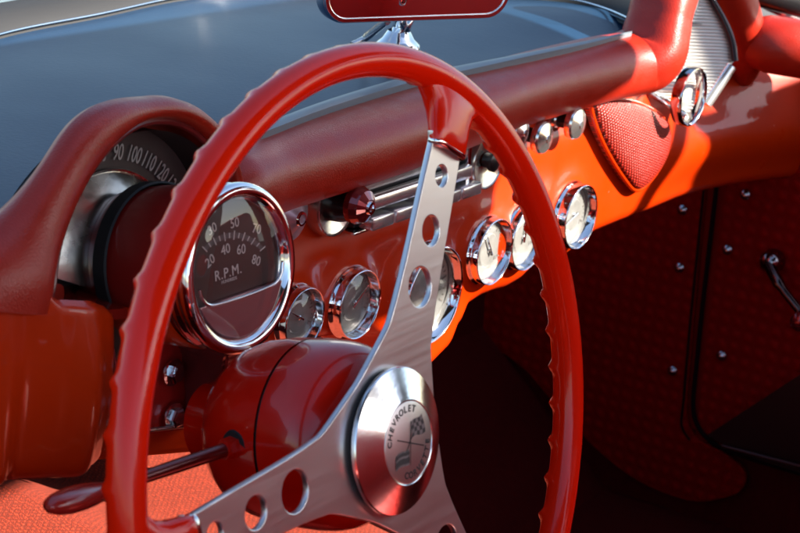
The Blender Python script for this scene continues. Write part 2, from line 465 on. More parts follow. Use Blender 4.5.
# ================================================================== STEERING COLUMN
colm = thing('steering_column', 'glossy red steering column housing with a turn signal lever behind the wheel', 'steering column', W(0, 0, -.06))
CN = -WN
bm = bmesh.new()
prof = [(.018, -.004), (.034, .002), (.044, .007), (.0495, .014), (.0520, .022), (.0530, .032), (.0530, .0445)]
lathe(bm, (0, 0, 0), CN, prof, 96)
hous = from_bm('front_housing', bm, M['column'], colm, 30)
bm = bmesh.new(); lathe(bm, (0, 0, 0), CN, [(.048, .0435), (.0518, .0445), (.0518, .0465), (.048, .0475)], 96)
from_bm('seam_ring', bm, M['black'], colm)
bm = bmesh.new()
lathe(bm, (0, 0, 0), CN, [(.0528, .0465), (.0524, .058), (.0505, .072), (.0465, .084), (.0400, .093), (.0330, .099), (.026, .102), (.024, .108), (.0235, .120), (0, .121)], 96)
from_bm('rear_housing', bm, M['column'], colm, 30)
# lever
Lr = at(232, 447, Y=.088); Le = Vector((-.205, .060, -.062))
p0 = Vector((-.040, .088, -.040)); 
p0 = None
for _k in range(200):
    q_ = at(236, 446, Y=.0 + .12 * _k / 200); ax_ = q_ - CN * q_.dot(CN)
    if ax_.length < .0505: p0 = q_; break
p0 = p0 or at(236, 446, Y=.05)
pe = at(48, 507, Y=.062); pk = at(108, 489, Y=.070)
d = (pk - p0)
bm = bmesh.new(); lathe(bm, p0 + d.normalized() * -.006, d, [(0, -.002), (.0095, -.002), (.0098, .006), (.0085, .008), (0, .008)], 24)
from_bm('lever_grommet', bm, M['rubber'], colm)
bm = bmesh.new(); tube(bm, [p0 - d.normalized() * .01, p0 + d * .5, pk + d * .03], [.0042, .0038, .0032], 16)
lever = from_bm('turn_signal_lever', bm, mat('dark_red_lever', (.16, .010, .008), .25, metal=.4, coat=.6), colm)
bm = bmesh.new(); dk = pe - pk; tube(bm, [pk + dk * t for t in (-.10, 0, .12, .3, .5, .7, .85, .95, 1)], [.0032, .0046, .0058, .0072, .0080, .0078, .0066, .0048, .0015], 24, sy=.8)
from_bm('lever_knob', bm, mat('red_lever_knob', (.30, .012, .008), .25, coat=.6), lever)
bm = bmesh.new(); tube(bm, [p0 + d.normalized() * .002, p0 + d.normalized() * .010], [.0062, .0058], 6)
from_bm('lever_nut', bm, M['column'], lever)
# support bracket with two bolts
bm = bmesh.new()
A, B, C_, D_ = at(140, 346, Y=.165), at(198, 336, Y=.165), at(198, 428, Y=.165), at(140, 436, Y=.165)
def slab(bm, quad, n, th, mi=0):
    n = Vector(n).normalized(); a = [bm.verts.new(q) for q in quad]; b = [bm.verts.new(q + n * th) for q in quad]
    fs = [bm.faces.new(a), bm.faces.new(b[::-1])]
    for i in range(len(a)): fs.append(bm.faces.new([a[i], b[i], b[(i + 1) % len(a)], a[(i + 1) % len(a)]]))
    for f in fs: f.material_index = mi
slab(bm, [A, B, C_, D_], (0, 1, 0), .006)
bmesh.ops.bevel(bm, geom=list(bm.edges), offset=.001, segments=2, affect='EDGES')
br = from_bm('support_bracket', bm, mat('worn_red_bracket', (.45, .020, .015), .25, metal=.15, coat=.6, bump=.3, bscale=60, var=.3, vscale=60), colm)
bm = bmesh.new(); tube(bm, [at(140, 431, Y=.160), at(198, 424, Y=.160)], .0014, 10); from_bm('bracket_edge', bm, M['chrome_worn'], br)
for (x, y) in ((172, 372), (173, 416)):
    c = at(x, y, Y=.163)
    bm = bmesh.new(); lathe(bm, c, (0, -1, 0), [(0, 0), (.0085, 0), (.0085, .0014), (.006, .002), (0, .002)], 24); lathe(bm, c, (0, -1, 0), [(.0062, .001), (.0062, .005), (.005, .006), (0, .0064)], 6)
    from_bm('bolt', bm, M['chrome_worn'], br, 25)

# ================================================================== DASHBOARD
dash = thing('dashboard', 'red vintage car dashboard with padded vinyl top, chrome gauges, knobs and radio', 'dashboard', (.5, .3, 0))
# ---- padded roll from the tachometer hood to the arch on the passenger side
pc = [at(200, 198, Z=.038), at(232, 184, Z=.038), at(270, 170, Z=.037), at(366, 142, Z=.037), at(440, 117, Z=.037), at(520, 90, Z=.037), at(596, 70, Z=.039), at(630, 63.5, Z=.040),
      at(650, 53, Y=.284), at(657, 31, Y=.284), at(662, 8, Y=.286), at(669, -14, Y=.288), at(680, -50, Y=.29)]
path = cr(pc, 10)
rows = []
NP = 40
for i, p in enumerate(path):
    t = (path[min(i + 1, len(path) - 1)] - path[max(i - 1, 0)]).normalized()
    u = Vector((0, 1, 0)) - t * t.y; u.normalize(); v = u.cross(t) * -1   # u forward, v up
    if v.dot(Vector((0, 0, 1)) + Vector((-.3, 0, 0))) < 0: v = -v
    f = i / (len(path) - 1)
    ru, rv = .036, .0290
    if f < .06: s = math.sqrt(max(0, 1 - ((.06 - f) / .06) ** 2)); ru *= max(.05, s); rv *= max(.05, s)
    if f > .60: rv = .0290 - .0065 * min(1, (f - .6) / .2); ru = .036 - .006 * min(1, (f - .6) / .2)
    row = []
    for k in range(NP):
        a = 2 * PI * k / NP; c_, s_ = math.cos(a), math.sin(a)
        e = .82 - .16 * max(0, min(1, (f - .62) / .15))
        row.append(p + u * (math.copysign(abs(c_) ** e, c_) * ru) + v * (math.copysign(abs(s_) ** e, s_) * rv))
    rows.append(row)
bm = bmesh.new(); V = loft(bm, rows, closed_v=True); bm.faces.new(V[0]); bm.faces.new(V[-1])
from_bm('dash_pad', bm, M['vinyl'], dash, 60)

# ---- face plate: one sheet, columns along X, with the scalloped lower edge
low = [(.10, -.06), (.16, -.07), (.22, -.085), (.27, -.100), (.315, -.113), (.36, -.118), (.40, -.124), (.44, -.128), (.458, -.140), (.48, -.176), (.51, -.192), (.545, -.192), (.570, -.183), (.585, -.165), (.598, -.149), (.62, -.1455), (.645, -.146), (.665, -.148), (.690, -.146), (.715, -.138), (.735, -.140), (.76, -.142), (.785, -.139), (.805, -.133), (.83, -.129), (.88, -.129), (.95, -.130), (1.02, -.129), (1.1, -.128), (1.2, -.128), (1.30, -.128)]
def zlow(x):
    for (a, b), (c, d) in zip(low, low[1:]):
        if a <= x <= c:
            t = (x - a) / (c - a); t = t * t * (3 - 2 * t) if abs(d - b) > .01 else t
            return b + (d - b) * t
    return low[0][1] if x < low[0][0] else low[-1][1]
GA = [(.326, -.085, .0255), (.400, -.093, .0285), (.507, -.110, .0435), (.606, -.094, .0300), (.665, -.094, .0300), (.757, -.092, .0310)]
def yface(x, z):
    y = .300
    if x > 1.0: y -= .055 * min(1.4, (x - 1.0) / .2) ** 1.6
    if x > .86:                                   # the passenger side swells toward the seat
        s = min(1, (x - .86) / .18); s = s * s * (3 - 2 * s)
        y -= s * .020 * math.exp(-((z + .070) / .034) ** 2)
    y += .012 * math.exp(-((z - .012) / .02) ** 2)                      # tucks in under the pad
    for gx, gz, gr in GA:
        d = math.hypot(x - gx, z - gz)
        y -= .0055 / (1 + math.exp((d - gr - .010) / .0035))
    y -= .003 * math.exp(-((z + .047 + .03 * (x - .4)) / .012) ** 2) * (1 if x < .6 else max(0, 1 - (x - .6) / .1))
    return y
rows = []
NX = 330
for i in range(NX + 1):
    x = .10 + 1.14 * i / NX
    zb = zlow(x); zt = .030
    row = []
    for j in range(60):
        t = j / 59; z = zt + (zb - zt) * t
        y = yface(x, z)
        dz = z - zb
        if dz < .014: q = (1 - dz / .014); y += .014 * (1 - math.sqrt(max(0, 1 - q * q)))
        row.append(Vector((x, y, z)))
    yb = row[-1].y
    for k, (dy, dzz) in enumerate(((.006, -.0008), (.02, -.0005), (.05, .006), (.10, .03))): row.append(Vector((x, yb + dy, zb + dzz)))
    rows.append(row)
bm = bmesh.new(); loft(bm, rows)
face = from_bm('face_plate', bm, M['paint'], dash, 60)

# ---- gauges in the lower row
DN = Vector((0, -1, 0)).normalized()
M['dialink'] = mat('faded_dial_ink', (.12, .11, .10), .5)
def gauge(x, z, r, name, deep=.0105, needle=None, lit=False, marks=()):
    c = Vector((x, .2945, z))
    bm = bmesh.new()
    lathe(bm, c, DN, [(r * 1.06, 0), (r * 1.05, .0015), (r * 1.01, .003), (r * 1.0, .004), (r * 1.0, deep - .0012), (r * .99, deep - .0003), (r * .975, deep), (r * .96, deep - .0003), (r * .945, deep - .0015), (r * .905, deep - .0075), (r * .89, deep - .008), (r * .89, .001)], 80)
    g = from_bm(name, bm, M['chrome'], dash, 40)
    bm = bmesh.new(); lathe(bm, c, DN, [(0, .0036), (r * .48, .0034), (r * .52, .0024), (r * .86, .0020), (r * .895, .001)], 64)
    from_bm('dial', bm, M['dialsilver'], g, 30)
    ms = []
    nt_ = 25
    for k in range(nt_):
        a = R(205 - 230 * k / (nt_ - 1)); rr = r * (.74 if k % 4 else .71)
        b = bmesh.new(); box(b, (0, 0, 0), (r * (.07 if k % 4 else .15), r * .018 if k % 4 else r * .035, .0003)); me = bpy.data.meshes.new('t'); b.to_mesh(me); b.free()
        me.transform(frame4(c + DN * .0026 + Vector((math.cos(a) * rr, 0, math.sin(a) * rr)), DN, a)); ms.append(me)
    for (s, px_, pz_, sz) in marks:
        ms.append(text_mesh(s, sz * r, frame4(c + DN * .0037 + Vector((px_ * r, 0, pz_ * r)), DN), .0001, off=-.0001))
    from_bm('dial_markings', join_meshes(ms), M['dialink'], g, 0, recalc=False)
    if needle is not None:
        bm = bmesh.new(); a = R(needle); e = c + DN * .0055
        tube(bm, [e - Vector((math.cos(a), 0, math.sin(a))) * r * .15, e + Vector((math.cos(a), 0, math.sin(a))) * r * .70], [r * .045, r * .012], 8)
        lathe(bm, c + DN * .0034, DN, [(r * .08, 0), (r * .08, .0016), (r * .05, .0024), (0, .0026)], 24)
        from_bm('needle', bm, M['chrome'], g)
    bm = bmesh.new(); lathe(bm, c, DN, [(0, deep + .0005), (r * .25, deep), (r * .5, deep - .0016), (r * .7, deep - .0038), (r * .90, deep - .0066)], 64)
    from_bm('gauge_glass', bm, M['glass'], g, 80)
    return g
gauge(.326, -.087, .0250, 'gauge', needle=150, marks=(('C', -.45, -.3, .2), ('H', .45, -.3, .2)))
gauge(.400, -.093, .0285, 'gauge', needle=35, marks=(('E', -.45, -.3, .2), ('F', .45, -.3, .2)))
ck = gauge(.507, -.110, .0425, 'clock', deep=.014, needle=70, marks=(('12', 0, .52, .2), ('3', .54, 0, .2), ('6', 0, -.54, .2), ('9', -.54, 0, .2)))
gauge(.606, -.094, .0300, 'gauge', needle=120, lit=True, marks=(('0', -.45, -.3, .2), ('60', .4, -.3, .2)))
gauge(.665, -.094, .0300, 'gauge', needle=80, lit=True, marks=(('C', -.45, -.3, .2), ('H', .45, -.3, .2)))
gauge(.757, -.092, .0310, 'gauge', deep=.013, needle=200, lit=True, marks=(('E', -.45, -.3, .2), ('F', .45, -.3, .2)))

# ---- knobs in the upper row
M['knobmetal'] = mat('satin_knob_metal', (.80, .77, .75), .20, metal=.95, bump=.1, bscale=200)
M['tanmetal'] = mat('brushed_tan_metal', (.66, .61, .56), .20, metal=.9, bump=.15, bscale=150, rvar=.06, vscale=90)
def knob(x, z, name, r, style, out=.030):
    c = Vector((x, .306, z))
    if style == 'radio':
        c = Vector((x, .2965, z))       # wide conical chrome base, black stem, faceted red knob
        bm = bmesh.new(); lathe(bm, c, DN, [(.0255, -.012), (.0258, .005), (.0250, .0070), (.0238, .0072), (.0232, .0062), (.0225, .0060), (.013, .0015), (.006, .001)], 64)
        k = from_bm(name, bm, M['tanmetal'], dash, 30)
        bm = bmesh.new(); lathe(bm, c, DN, [(.0135, .001), (.0125, .012), (.0100, .020), (0, .020)] if out else [(.0065, .003), (.0065, .009), (.0085, .0095), (.0085, .013), (.006, .0145), (0, .0145)], 40); from_bm('stem', bm, M['black'], k)
        if out:
            bm = bmesh.new(); N = 10; co_ = c + Vector((-.005, 0, .006)); lathe(bm, co_ + DN * out, DN, [(0, 0), (.010, 0), (.0145, .003), (.0150, .008), (.0125, .014), (.0065, .018), (0, .018)], N * 2)
            bm.verts.ensure_lookup_table()
            kb = from_bm('knob_body', bm, M['knobred'], k, 8)
            bm = bmesh.new(); lathe(bm, co_ + DN * (out + .017), DN, [(.0025, .0006), (.003, .0025), (.0048, .0028), (.0055, .001)], 32); from_bm('knob_ring', bm, M['chrome'], k)
    elif style == 'cone':      # dark lucite disc with a chrome ring at its centre
        bm = bmesh.new(); lathe(bm, c, DN, [(.006, 0), (.006, .020), (r * .9, .021), (r, .0225), (r, .0255), (r * .96, .0270), (r * .30, .0345), (r * .28, .035), (0, .035)], 48)
        k = from_bm(name, bm, mat('mauve_metal_knob', (.34, .22, .26), .28, metal=.5), dash, 30)
        bm = bmesh.new(); lathe(bm, c + DN * .0345, DN, [(r * .18, 0), (r * .19, .0014), (r * .27, .0015), (r * .30, 0)], 32); from_bm('knob_ring', bm, M['chrome'], k)
    else:                      # mushroom chrome knob on a dark stem
        bm = bmesh.new(); lathe(bm, c, DN, [(r * .75, 0), (r * .75, .003), (r * .5, .004), (r * .42, .006), (r * .42, .016), (r * .8, .0165), (r * .95, .0180), (r * 1.0, .0205), (r * .98, .0235), (r * .90, .0255), (r * .25, .0285), (r * .22, .0293), (0, .0295)], 56)
        k = from_bm(name, bm, M['knobmetal'], dash, 25)
        bm = bmesh.new(); lathe(bm, c, DN, [(r * .44, .0055), (r * .44, .0165)], 32); from_bm('stem', bm, M['black'], k)
    return k
knob(at(301, 219, Y=.2715).x, at(301, 219, Y=.2715).z, 'pull_knob', .0195, 'cone')
a_ = at(331, 203, Y=.296); knob(a_.x, a_.z, 'radio_knob', .016, 'radio', .022)
a_ = at(481, 159, Y=.298); knob(a_.x, a_.z, 'radio_knob', .016, 'radio', 0)
for x, y, r in ((525, 133, .0125), (548, 139, .0150), (581, 125, .0150)):
    a_ = at(x, y, Y=.278); knob(a_.x, a_.z, 'pull_knob', r, 'mushroom')

# ---- radio: window, chrome bars, push buttons
x0, x1 = .392, .548
M['radiometal'] = mat('satin_radio_metal', (.72, .66, .67), .24, metal=.85, bump=.3, bscale=60)
def rb(bm, xa, xb, za, zb, y0, y1, bev=.0012, mi=0): box(bm, ((xa + xb) / 2, (y0 + y1) / 2, (za + zb) / 2), (xb - xa, y1 - y0, zb - za), bev=bev, mi=mi)
bm = bmesh.new(); rb(bm, x0, x1, -.030, .024, .291, .312)
radio = from_bm('radio', bm, M['black'], dash)
bm = bmesh.new(); rb(bm, x0 + .004, x1 - .006, -.0005, .0185, .2875, .2915); from_bm('radio_window', bm, mat('radio_dial_glass', (.42, .40, .38), .22, metal=.5, bump=.2, bscale=90, var=.3, vscale=60), radio)
ms = [text_mesh(t, .007, frame4((x0 + .016 + i * .0145, .2870, .0125), DN), .0001) for i, t in enumerate(('55', '60', '70', '80', '100', '120', '140', '160'))]
from_bm('radio_numerals', join_meshes(ms), M['print'], radio, 0, recalc=False)
bm = bmesh.new(); rb(bm, x0, x1, -.0155, -.0035, .2800, .2905, .003); from_bm('radio_bar', bm, M['radiometal'], radio)
bm = bmesh.new(); rb(bm, x1 - .0035, x1 + .002, -.034, .024, .284, .300, .0015); from_bm('radio_end_trim', bm, M['chrome'], radio)
bm = bmesh.new(); rb(bm, x0 - .006, x1 + .006, -.0335, -.0310, .286, .300, .001); from_bm('radio_lower_trim', bm, M['chrome_worn'], radio)
for i in range(5):
    xa = x0 + .004 + i * .0330
    bm = bmesh.new(); rb(bm, xa, xa + .0305, -.0300, -.0195, .276, .2905, .0018); from_bm('push_button', bm, M['radiometal'], radio)

# ---- speaker grille: pillow-shaped red mesh in a rounded triangle
SG = [(600, 104), (622, 102), (645, 106), (666, 118), (674, 134), (670, 158), (656, 180), (642, 190), (630, 178), (614, 152), (602, 124)]
sg = [at(x, y, Y=.285) for x, y in SG]
n = len(sg); ring = []
for i in range(n):
    a_, b_, c_, d_ = sg[i - 1], sg[i], sg[(i + 1) % n], sg[(i + 2) % n]
    for q in range(6):
        t = q / 6; ring.append(.5 * ((2 * b_) + (c_ - a_) * t + (2 * a_ - 5 * b_ + 4 * c_ - d_) * t * t + (3 * b_ - a_ - 3 * c_ + d_) * t ** 3))
cen = sum(ring, Vector()) / len(ring)
bm = bmesh.new(); uvl = bm.loops.layers.uv.verify()
prev = None
for s, h in ((1.02, .014), (1.0, .004), (.97, .002), (.93, .0010), (.8, -.001), (.6, -.0025), (.4, -.0035), (.2, -.004), (.02, -.004)):
    cur = [bm.verts.new(Vector((cen.x + (p.x - cen.x) * s, .285 + h, cen.z + (p.z - cen.z) * s))) for p in ring]
    if prev:
        for i in range(len(cur)): bm.faces.new([prev[i], prev[(i + 1) % len(cur)], cur[(i + 1) % len(cur)], cur[i]])
    prev = cur
bm.faces.new(prev)
for f in bm.faces:
    for l in f.loops: l[uvl].uv = (l.vert.co.x * .9 + l.vert.co.z * .45, l.vert.co.z * .9 - l.vert.co.x * .45)
spk = from_bm('speaker_grille', bm, M['grille'], dash, 60)
bm = bmesh.new(); tube(bm, [Vector((cen.x + (p.x - cen.x) * 1.03, .2915, cen.z + (p.z - cen.z) * 1.03)) for p in ring], .0022, 10, closed=True)
from_bm('grille_rim', bm, M['paint'], spk, 60)

# ---- ribbed metal panel in the passenger cove
PN = Vector((-.66, -.67, .34)).normalized(); PO = at(690, 70, Y=.282)
pu, pv, pn = basis(PN)
def onp(px, py, off=0):
    r = ray(px, py); t = (PO + pn * off - CAM_POS).dot(pn) / r.dot(pn); q = CAM_POS + r * t - PO
    return q.dot(pu), q.dot(pv)
edge_px = [(702, -14), (697, 8), (688, 26), (679, 47), (668, 75), (650, 93), (684, 114), (692, 124), (704, 104), (733, 62), (730, 42), (722, 22), (712, 4), (706, -10)]
poly = [onp(*e) for e in edge_px]
PM = Matrix.Translation(PO) @ Matrix((pu, pv, pn)).transposed().to_4x4()
me = curve_mesh([poly], PM, .002)
rp = link('ribbed_panel', me, mat('satin_panel_metal', (.55, .53, .50), .35, metal=1), dash, 30)
def extent(v):
    xs = []
    for (a, b), (c, d) in zip(poly, poly[1:] + poly[:1]):
        if (b - v) * (d - v) < 0: xs.append(a + (c - a) * (v - b) / (d - b))
    return (min(xs), max(xs)) if len(xs) >= 2 else None
bm = bmesh.new(); vmin = min(p[1] for p in poly); vmax = max(p[1] for p in poly); v = vmin + .002
while v < vmax:
    e = extent(v)
    if e and e[1] - e[0] > .004:
        a = PO + pu * (e[0] + .001) + pv * v + pn * .0012; b = PO + pu * (e[1] - .001) + pv * v + pn * .0012
        tube(bm, [a, b], .00095, 8, up=pn, cap=True)
    v += .00335
from_bm('rib', bm, mat('pale_rib_metal', (.80, .77, .70), .30, metal=.75), rp, 60)
def ptube(pts, r, name, m, off=.003, par=rp, sy=1):
    bm = bmesh.new(); q = [onp(*e) for e in pts]; tube(bm, cr([PO + pu * a + pv * b + pn * off for a, b in q], 4) if len(pts) > 2 else [PO + pu * a + pv * b + pn * off for a, b in q], r, 12, up=pn, sy=sy); from_bm(name, bm, m, par, 60)
ptube([(650, 93), (684, 114)], .0042, 'panel_trim', M['chrome_worn'], sy=.6)
ptube([(706, 104), (731, 66)], .0062, 'panel_trim', mat('bright_trim', (.85, .84, .82), .22, metal=.9), off=.0, sy=.5)
ptube([(733, 62), (730, 42), (722, 22), (712, 4), (704, -12)], .0036, 'panel_trim', mat('dark_trim', (.02, .015, .018), .25, metal=.5), off=.005)
# ring shaped end of the passenger grab bar
RC = at(692, 97, Y=.263)
bm = bmesh.new(); lathe(bm, RC, DN, [(.0262, -.009), (.0275, -.0095), (.0290, -.009), (.0296, -.007), (.0298, .001), (.0292, .0025), (.0280, .0028), (.0268, .0022), (.0260, .0005), (.0256, -.007), (.0262, -.009)], 72)
gr = from_bm('grab_ring', bm, mat('dark_chrome_ring', (.62, .62, .63), .08, metal=1), dash, 40)
bm = bmesh.new(); box(bm, RC + Vector((.000, .008, -.003)), (.026, .006, .018), bev=.0025)
from_bm('ring_boss', bm, mat('pitted_white_metal', (.75, .74, .70), .28, metal=.8, bump=.8, bscale=180, bdist=.002), gr, 40)

# ---- right-hand side of the arch and the padded sill running to the door
bm = bmesh.new()
c = [at(744, 80, Y=.285), at(746, 60, Y=.280), at(744, 35, Y=.280), at(735, 5, Y=.284), at(722, -30, Y=.290)]
tube(bm, cr(c, 8), [.010 + .008 * min(1, i / 8) + .006 * min(1, i / 24) for i in range(33)], 32, sy=1.0)
from_bm('arch_end', bm, M['vinyl'], dash, 60)
bm = bmesh.new()
c = [at(748, 47, Y=.282), at(764, 44, Y=.262), at(785, 47, Y=.24), at(815, 52, Y=.215), at(850, 58, Y=.19)]
tube(bm, cr(c, 8), [.024 + .006 * min(1, i / 10) for i in range(33)], 32)
from_bm('sill_pad', bm, M['vinyl'], dash, 60)
bm = bmesh.new(); tube(bm, cr([at(752, -8, Y=.32), at(775, 6, Y=.30), at(810, 20, Y=.28)], 6), .009, 14); from_bm('pillar_trim', bm, M['chrome'], dash, 60)

# ---- driver's pod: hooded arch around the speedometer
HC = (0.0, .035)
lip = []
def H(deg, r=.107): return (HC[0] + r * math.sin(R(deg)), HC[1] + r * math.cos(R(deg)))
st = [(.150, -.040, .245), (.135, -.005, .225)]
for dg in (100, 80, 62, 45, 30, 15, 0, -15, -30, -45, -58):
    x, z = H(dg); y = .172 - .026 * max(0, -dg) / 72 + .010 * max(0, dg) / 60
    st.append((x, z, y))
st += [(-.1010, .074, .1448), (-.1050, .0600, .1445)]
lp = cr([Vector((a, c, b)) for a, b, c in st], 8)
rows = []
for i, p in enumerate(lp):
    t = (lp[min(i + 1, len(lp) - 1)] - lp[max(i - 1, 0)]); t.y = 0; t.normalize()
    er = Vector((t.z, 0, -t.x))            # outward?
    if er.dot(Vector((p.x - HC[0], 0, p.z - HC[1] + .05))) < 0: er = -er
    f = i / (len(lp) - 1)
    wl = min(1, max(0, (f - .74) / .26)); wl = wl * wl * (3 - 2 * wl)
    narrow = [(.037, -.008), (.026, -.004), (.012, -.002), (.004, 0), (0, .002), (-.0018, .0045), (-.0015, .0075), (.001, .0100), (.005, .0115), (.012, .0118), (.018, .0100), (.024, .0065), (.029, .001), (.033, -.004), (.036, -.008), (.037, -.010)]
    dg_ = math.degrees(math.atan2(p.x - HC[0], p.z - HC[1])); el = min(1, max(0, (-dg_ + 5) / 35)); el = el * el * (3 - 2 * el)
    narrow = [(a * (1 + .05 * el), b * (1 + 1.1 * el) if b > .003 else b) for a, b in narrow]
    prof = [(.037, -.008), (.026, -.004), (.012, -.002), (.004, 0), (-.001, .004), (-.002, .009), (-.001, .016), (.003, .023), (.009, .030), (.018, .036), (.028, .039), (.040, .039), (.050, .033), (.056, .018), (.058, -.01), (.058, -.03)]
    prof = [(a * (1 - wl) + c * wl * (1 - .35 * wl if c > 0 else 1), b * (1 - wl) + d * (1 + .7 * wl) * wl) for (a, b), (c, d) in zip(narrow, prof)]
    rows.append([Vector((p.x, p.y + a, p.z)) + er * b for a, b in prof])
bm = bmesh.new(); loft(bm, rows)
hood = from_bm('instrument_hood', bm, M['vinyl'], dash, 70)
# piping between hood and opening
bm = bmesh.new(); tube(bm, [p + Vector((0, .006, 0)) + (Vector((HC[0], 0, HC[1])) - Vector((p.x, 0, p.z))).normalized() * .002 for p in lp[20:116]], .0022, 8)
from_bm('hood_piping', bm, mat('dark_red_piping', (.12, .01, .01), .3), hood)
# speedometer face
SC = Vector((0, .205, .033))
pod = None
bm = bmesh.new(); lathe(bm, SC + Vector((0, .004, 0)), DN, [(0, 0), (.0995, 0)], 96)
spd = from_bm('speedometer', bm, M['dialblack'], dash)
bm = bmesh.new(); lathe(bm, SC + Vector((0, .004, 0)), DN, [(.0715, .0006), (.054, .012), (.030, .020), (.002, .024)], 96, a0=R(8), a1=R(156))
from_bm('speedometer_cone', bm, mat('brushed_dial_cone', (.55, .50, .44), .24, metal=1, bump=.6, bscale=40, rvar=.08, vscale=40), spd, 30)
bm = bmesh.new(); lathe(bm, SC + Vector((0, .004, 0)), DN, [(.0735, .0006), (.0728, .0018), (.0715, .0018), (.0708, .0006)], 96, a0=R(5), a1=R(160))
from_bm('speedometer_trim', bm, M['chrome_worn'], spd)
ms = []
for v in range(0, 161, 10):
    a = R((80 - v) * 1.02) + PI / 2; rr = .0835
    ms.append(text_mesh(str(v), .0122, frame4(SC + Vector((math.cos(a) * rr, .0025, math.sin(a) * rr - .001)), DN, a - PI / 2) @ Matrix.Diagonal((.74, 1.15, 1, 1)), .0002, off=.00005))
from_bm('speedometer_numerals', join_meshes(ms), M['printwhite'], spd, 0, recalc=False)
bm = bmesh.new(); box(bm, (0, .196, -.005), (.010, .010, .002)); 
ms = [text_mesh('0 2 9 4 7', .009, frame4(SC + Vector((-.058, .0020, -.002)), DN), .0003)]
bm.free(); from_bm('odometer_digits', join_meshes(ms), M['print'], spd, 0, recalc=False)
# tunnel wall between hood and speedometer
bm = bmesh.new(); lathe(bm, SC, DN, [(.099, -.004), (.100, .010), (.101, .022)], 64, a0=R(-15), a1=R(195)); from_bm('opening_wall', bm, M['black'], spd)

# ---- tachometer on its own housing
TC = at(233, 268, Y=.118); TN = Vector((-.02, -.985, .17)).normalized()
tu, tv, tn = basis(TN); tn = TN
bm = bmesh.new(); lathe(bm, TC, TN, [(0, -.100), (.026, -.097), (.038, -.086), (.0430, -.068), (.0448, -.050), (.0455, -.004)], 80)
tach = from_bm('tachometer', bm, mat('dark_red_tach_housing', (.20, .008, .006), .30, coat=.6), dash, 40)
bm = bmesh.new(); lathe(bm, TC, TN, [(.0425, -.066), (.0462, -.065), (.0466, -.056), (.0455, -.055)], 80); from_bm('housing_gasket', bm, M['rubber'], tach)
bm = bmesh.new()
lathe(bm, TC, TN, [(.0462, -.012), (.0478, -.010), (.0484, -.006), (.0470, -.004), (.0470, -.002), (.0486, 0), (.0492, .003), (.0486, .006), (.0470, .0078), (.0450, .0083), (.0430, .0080), (.0415, .0066), (.0408, .0048), (.0396, .0040), (.0388, .0030), (.0385, .0010)], 112)
from_bm('bezel', bm, M['chrome'], tach, 50)
TM = Matrix.Translation(TC) @ Matrix((tu, tv, tn)).transposed().to_4x4()
def rgn(sign):
    pts = []
    rr = .0388; yc = -.0150
    a0 = math.asin(yc / rr)
    if sign > 0:
        N = 60
        for i in range(N + 1):
            a = a0 + (PI - 2 * a0) * i / N; pts.append((rr * math.cos(a), rr * math.sin(a)))
    else:
        N = 30
        for i in range(N + 1):
            a = PI - a0 + (PI + 2 * a0) * i / N; pts.append((rr * math.cos(a), rr * math.sin(a)))
    return pts
me = curve_mesh([rgn(1)], TM @ Matrix.Translation((0, 0, .0010)), .0006); link('dial', me, M['dialdark'], tach)
me = curve_mesh([rgn(-1)], TM @ Matrix.Translation((0, 0, .0040)), .0024, .0004); link('lower_plate', me, M['pinkplate'], tach)
# chrome edge round the dial window: chord with rounded corners
bm = bmesh.new(); pts = []
for x, y in ((-.0372, -.004), (-.0352, -.0096), (-.0312, -.0136), (-.024, -.0154), (0, -.0162), (.024, -.0154), (.0312, -.0136), (.0352, -.0096), (.0372, -.004)): pts.append(TC + tu * x + tv * y + tn * .0062)
tube(bm, cr(pts, 5), .0010, 10, up=tn); from_bm('window_trim', bm, M['chrome'], tach, 60)
ms = []
def tt(s, x, y, sz, rot=0, sp=1.0): ms.append(text_mesh(s, sz, TM @ Matrix.Translation((x, y, .0016)) @ Matrix.Rotation(rot, 4, 'Z'), .0001, sp))
def ontach(px, py):
    r = ray(px, py); t = (TC - CAM_POS).dot(tn) / r.dot(tn); q = CAM_POS + r * t - TC
    return q.dot(tu), q.dot(tv)
ARC = [Vector((*ontach(*p), 0)) for p in ((202.5, 249), (212.5, 241), (222.5, 236.5), (232, 235), (241.5, 236.5), (251, 241), (260.5, 248.5))]
ARC = cr(ARC, 10)
AC = ontach(228, 277)
def tpos(v, off=0):
    p = ARC[int(round((v - 20) / 60 * 60))]; d = Vector((p.x - AC[0], p.y - AC[1])); d.normalize()
    return p.x + d.x * off, p.y + d.y * off, math.atan2(d.y, d.x) - PI / 2
for v, px, py, ro in ((20, 208, 261, 24), (30, 210, 229, 14), (40, 223.5, 249.5, 5), (50, 232.5, 223, 0), (60, 239, 249.5, -6), (70, 254.5, 229, -20), (80, 254, 260.5, -26)):
    x, y = ontach(px, py); tt(str(v), x, y, .0080, R(ro))
x, y = ontach(226, 272.5); tt('R.P.M.', x, y, .0084, 0, 1.12)
x, y = ontach(227, 280); tt('HUNDREDS', x, y, .0026, 0, 1.0)
for v in range(20, 81, 5):
    x, y, a = tpos(v); L_ = .0052 if v % 10 == 0 else .0030
    b = bmesh.new(); box(b, (0, 0, 0), (.0006, L_, .0003)); me = bpy.data.meshes.new('t'); b.to_mesh(me); b.free()
    me.transform(TM @ Matrix.Translation((x, y, .0016)) @ Matrix.Rotation(a, 4, 'Z')); ms.append(me)
from_bm('dial_numerals', join_meshes(ms), M['print'], tach, 0, recalc=False)
b = bmesh.new()
rows = []
for i in range(41):
    v = 20 + 60 * i / 40; rows.append([TM @ Vector((*tpos(v, r)[:2], .00145)) for r in (-.0016, .0016)])
loft(b, rows); from_bm('scale_band', b, mat('grey_scale_band', (.10, .07, .07), .5), tach, 0)
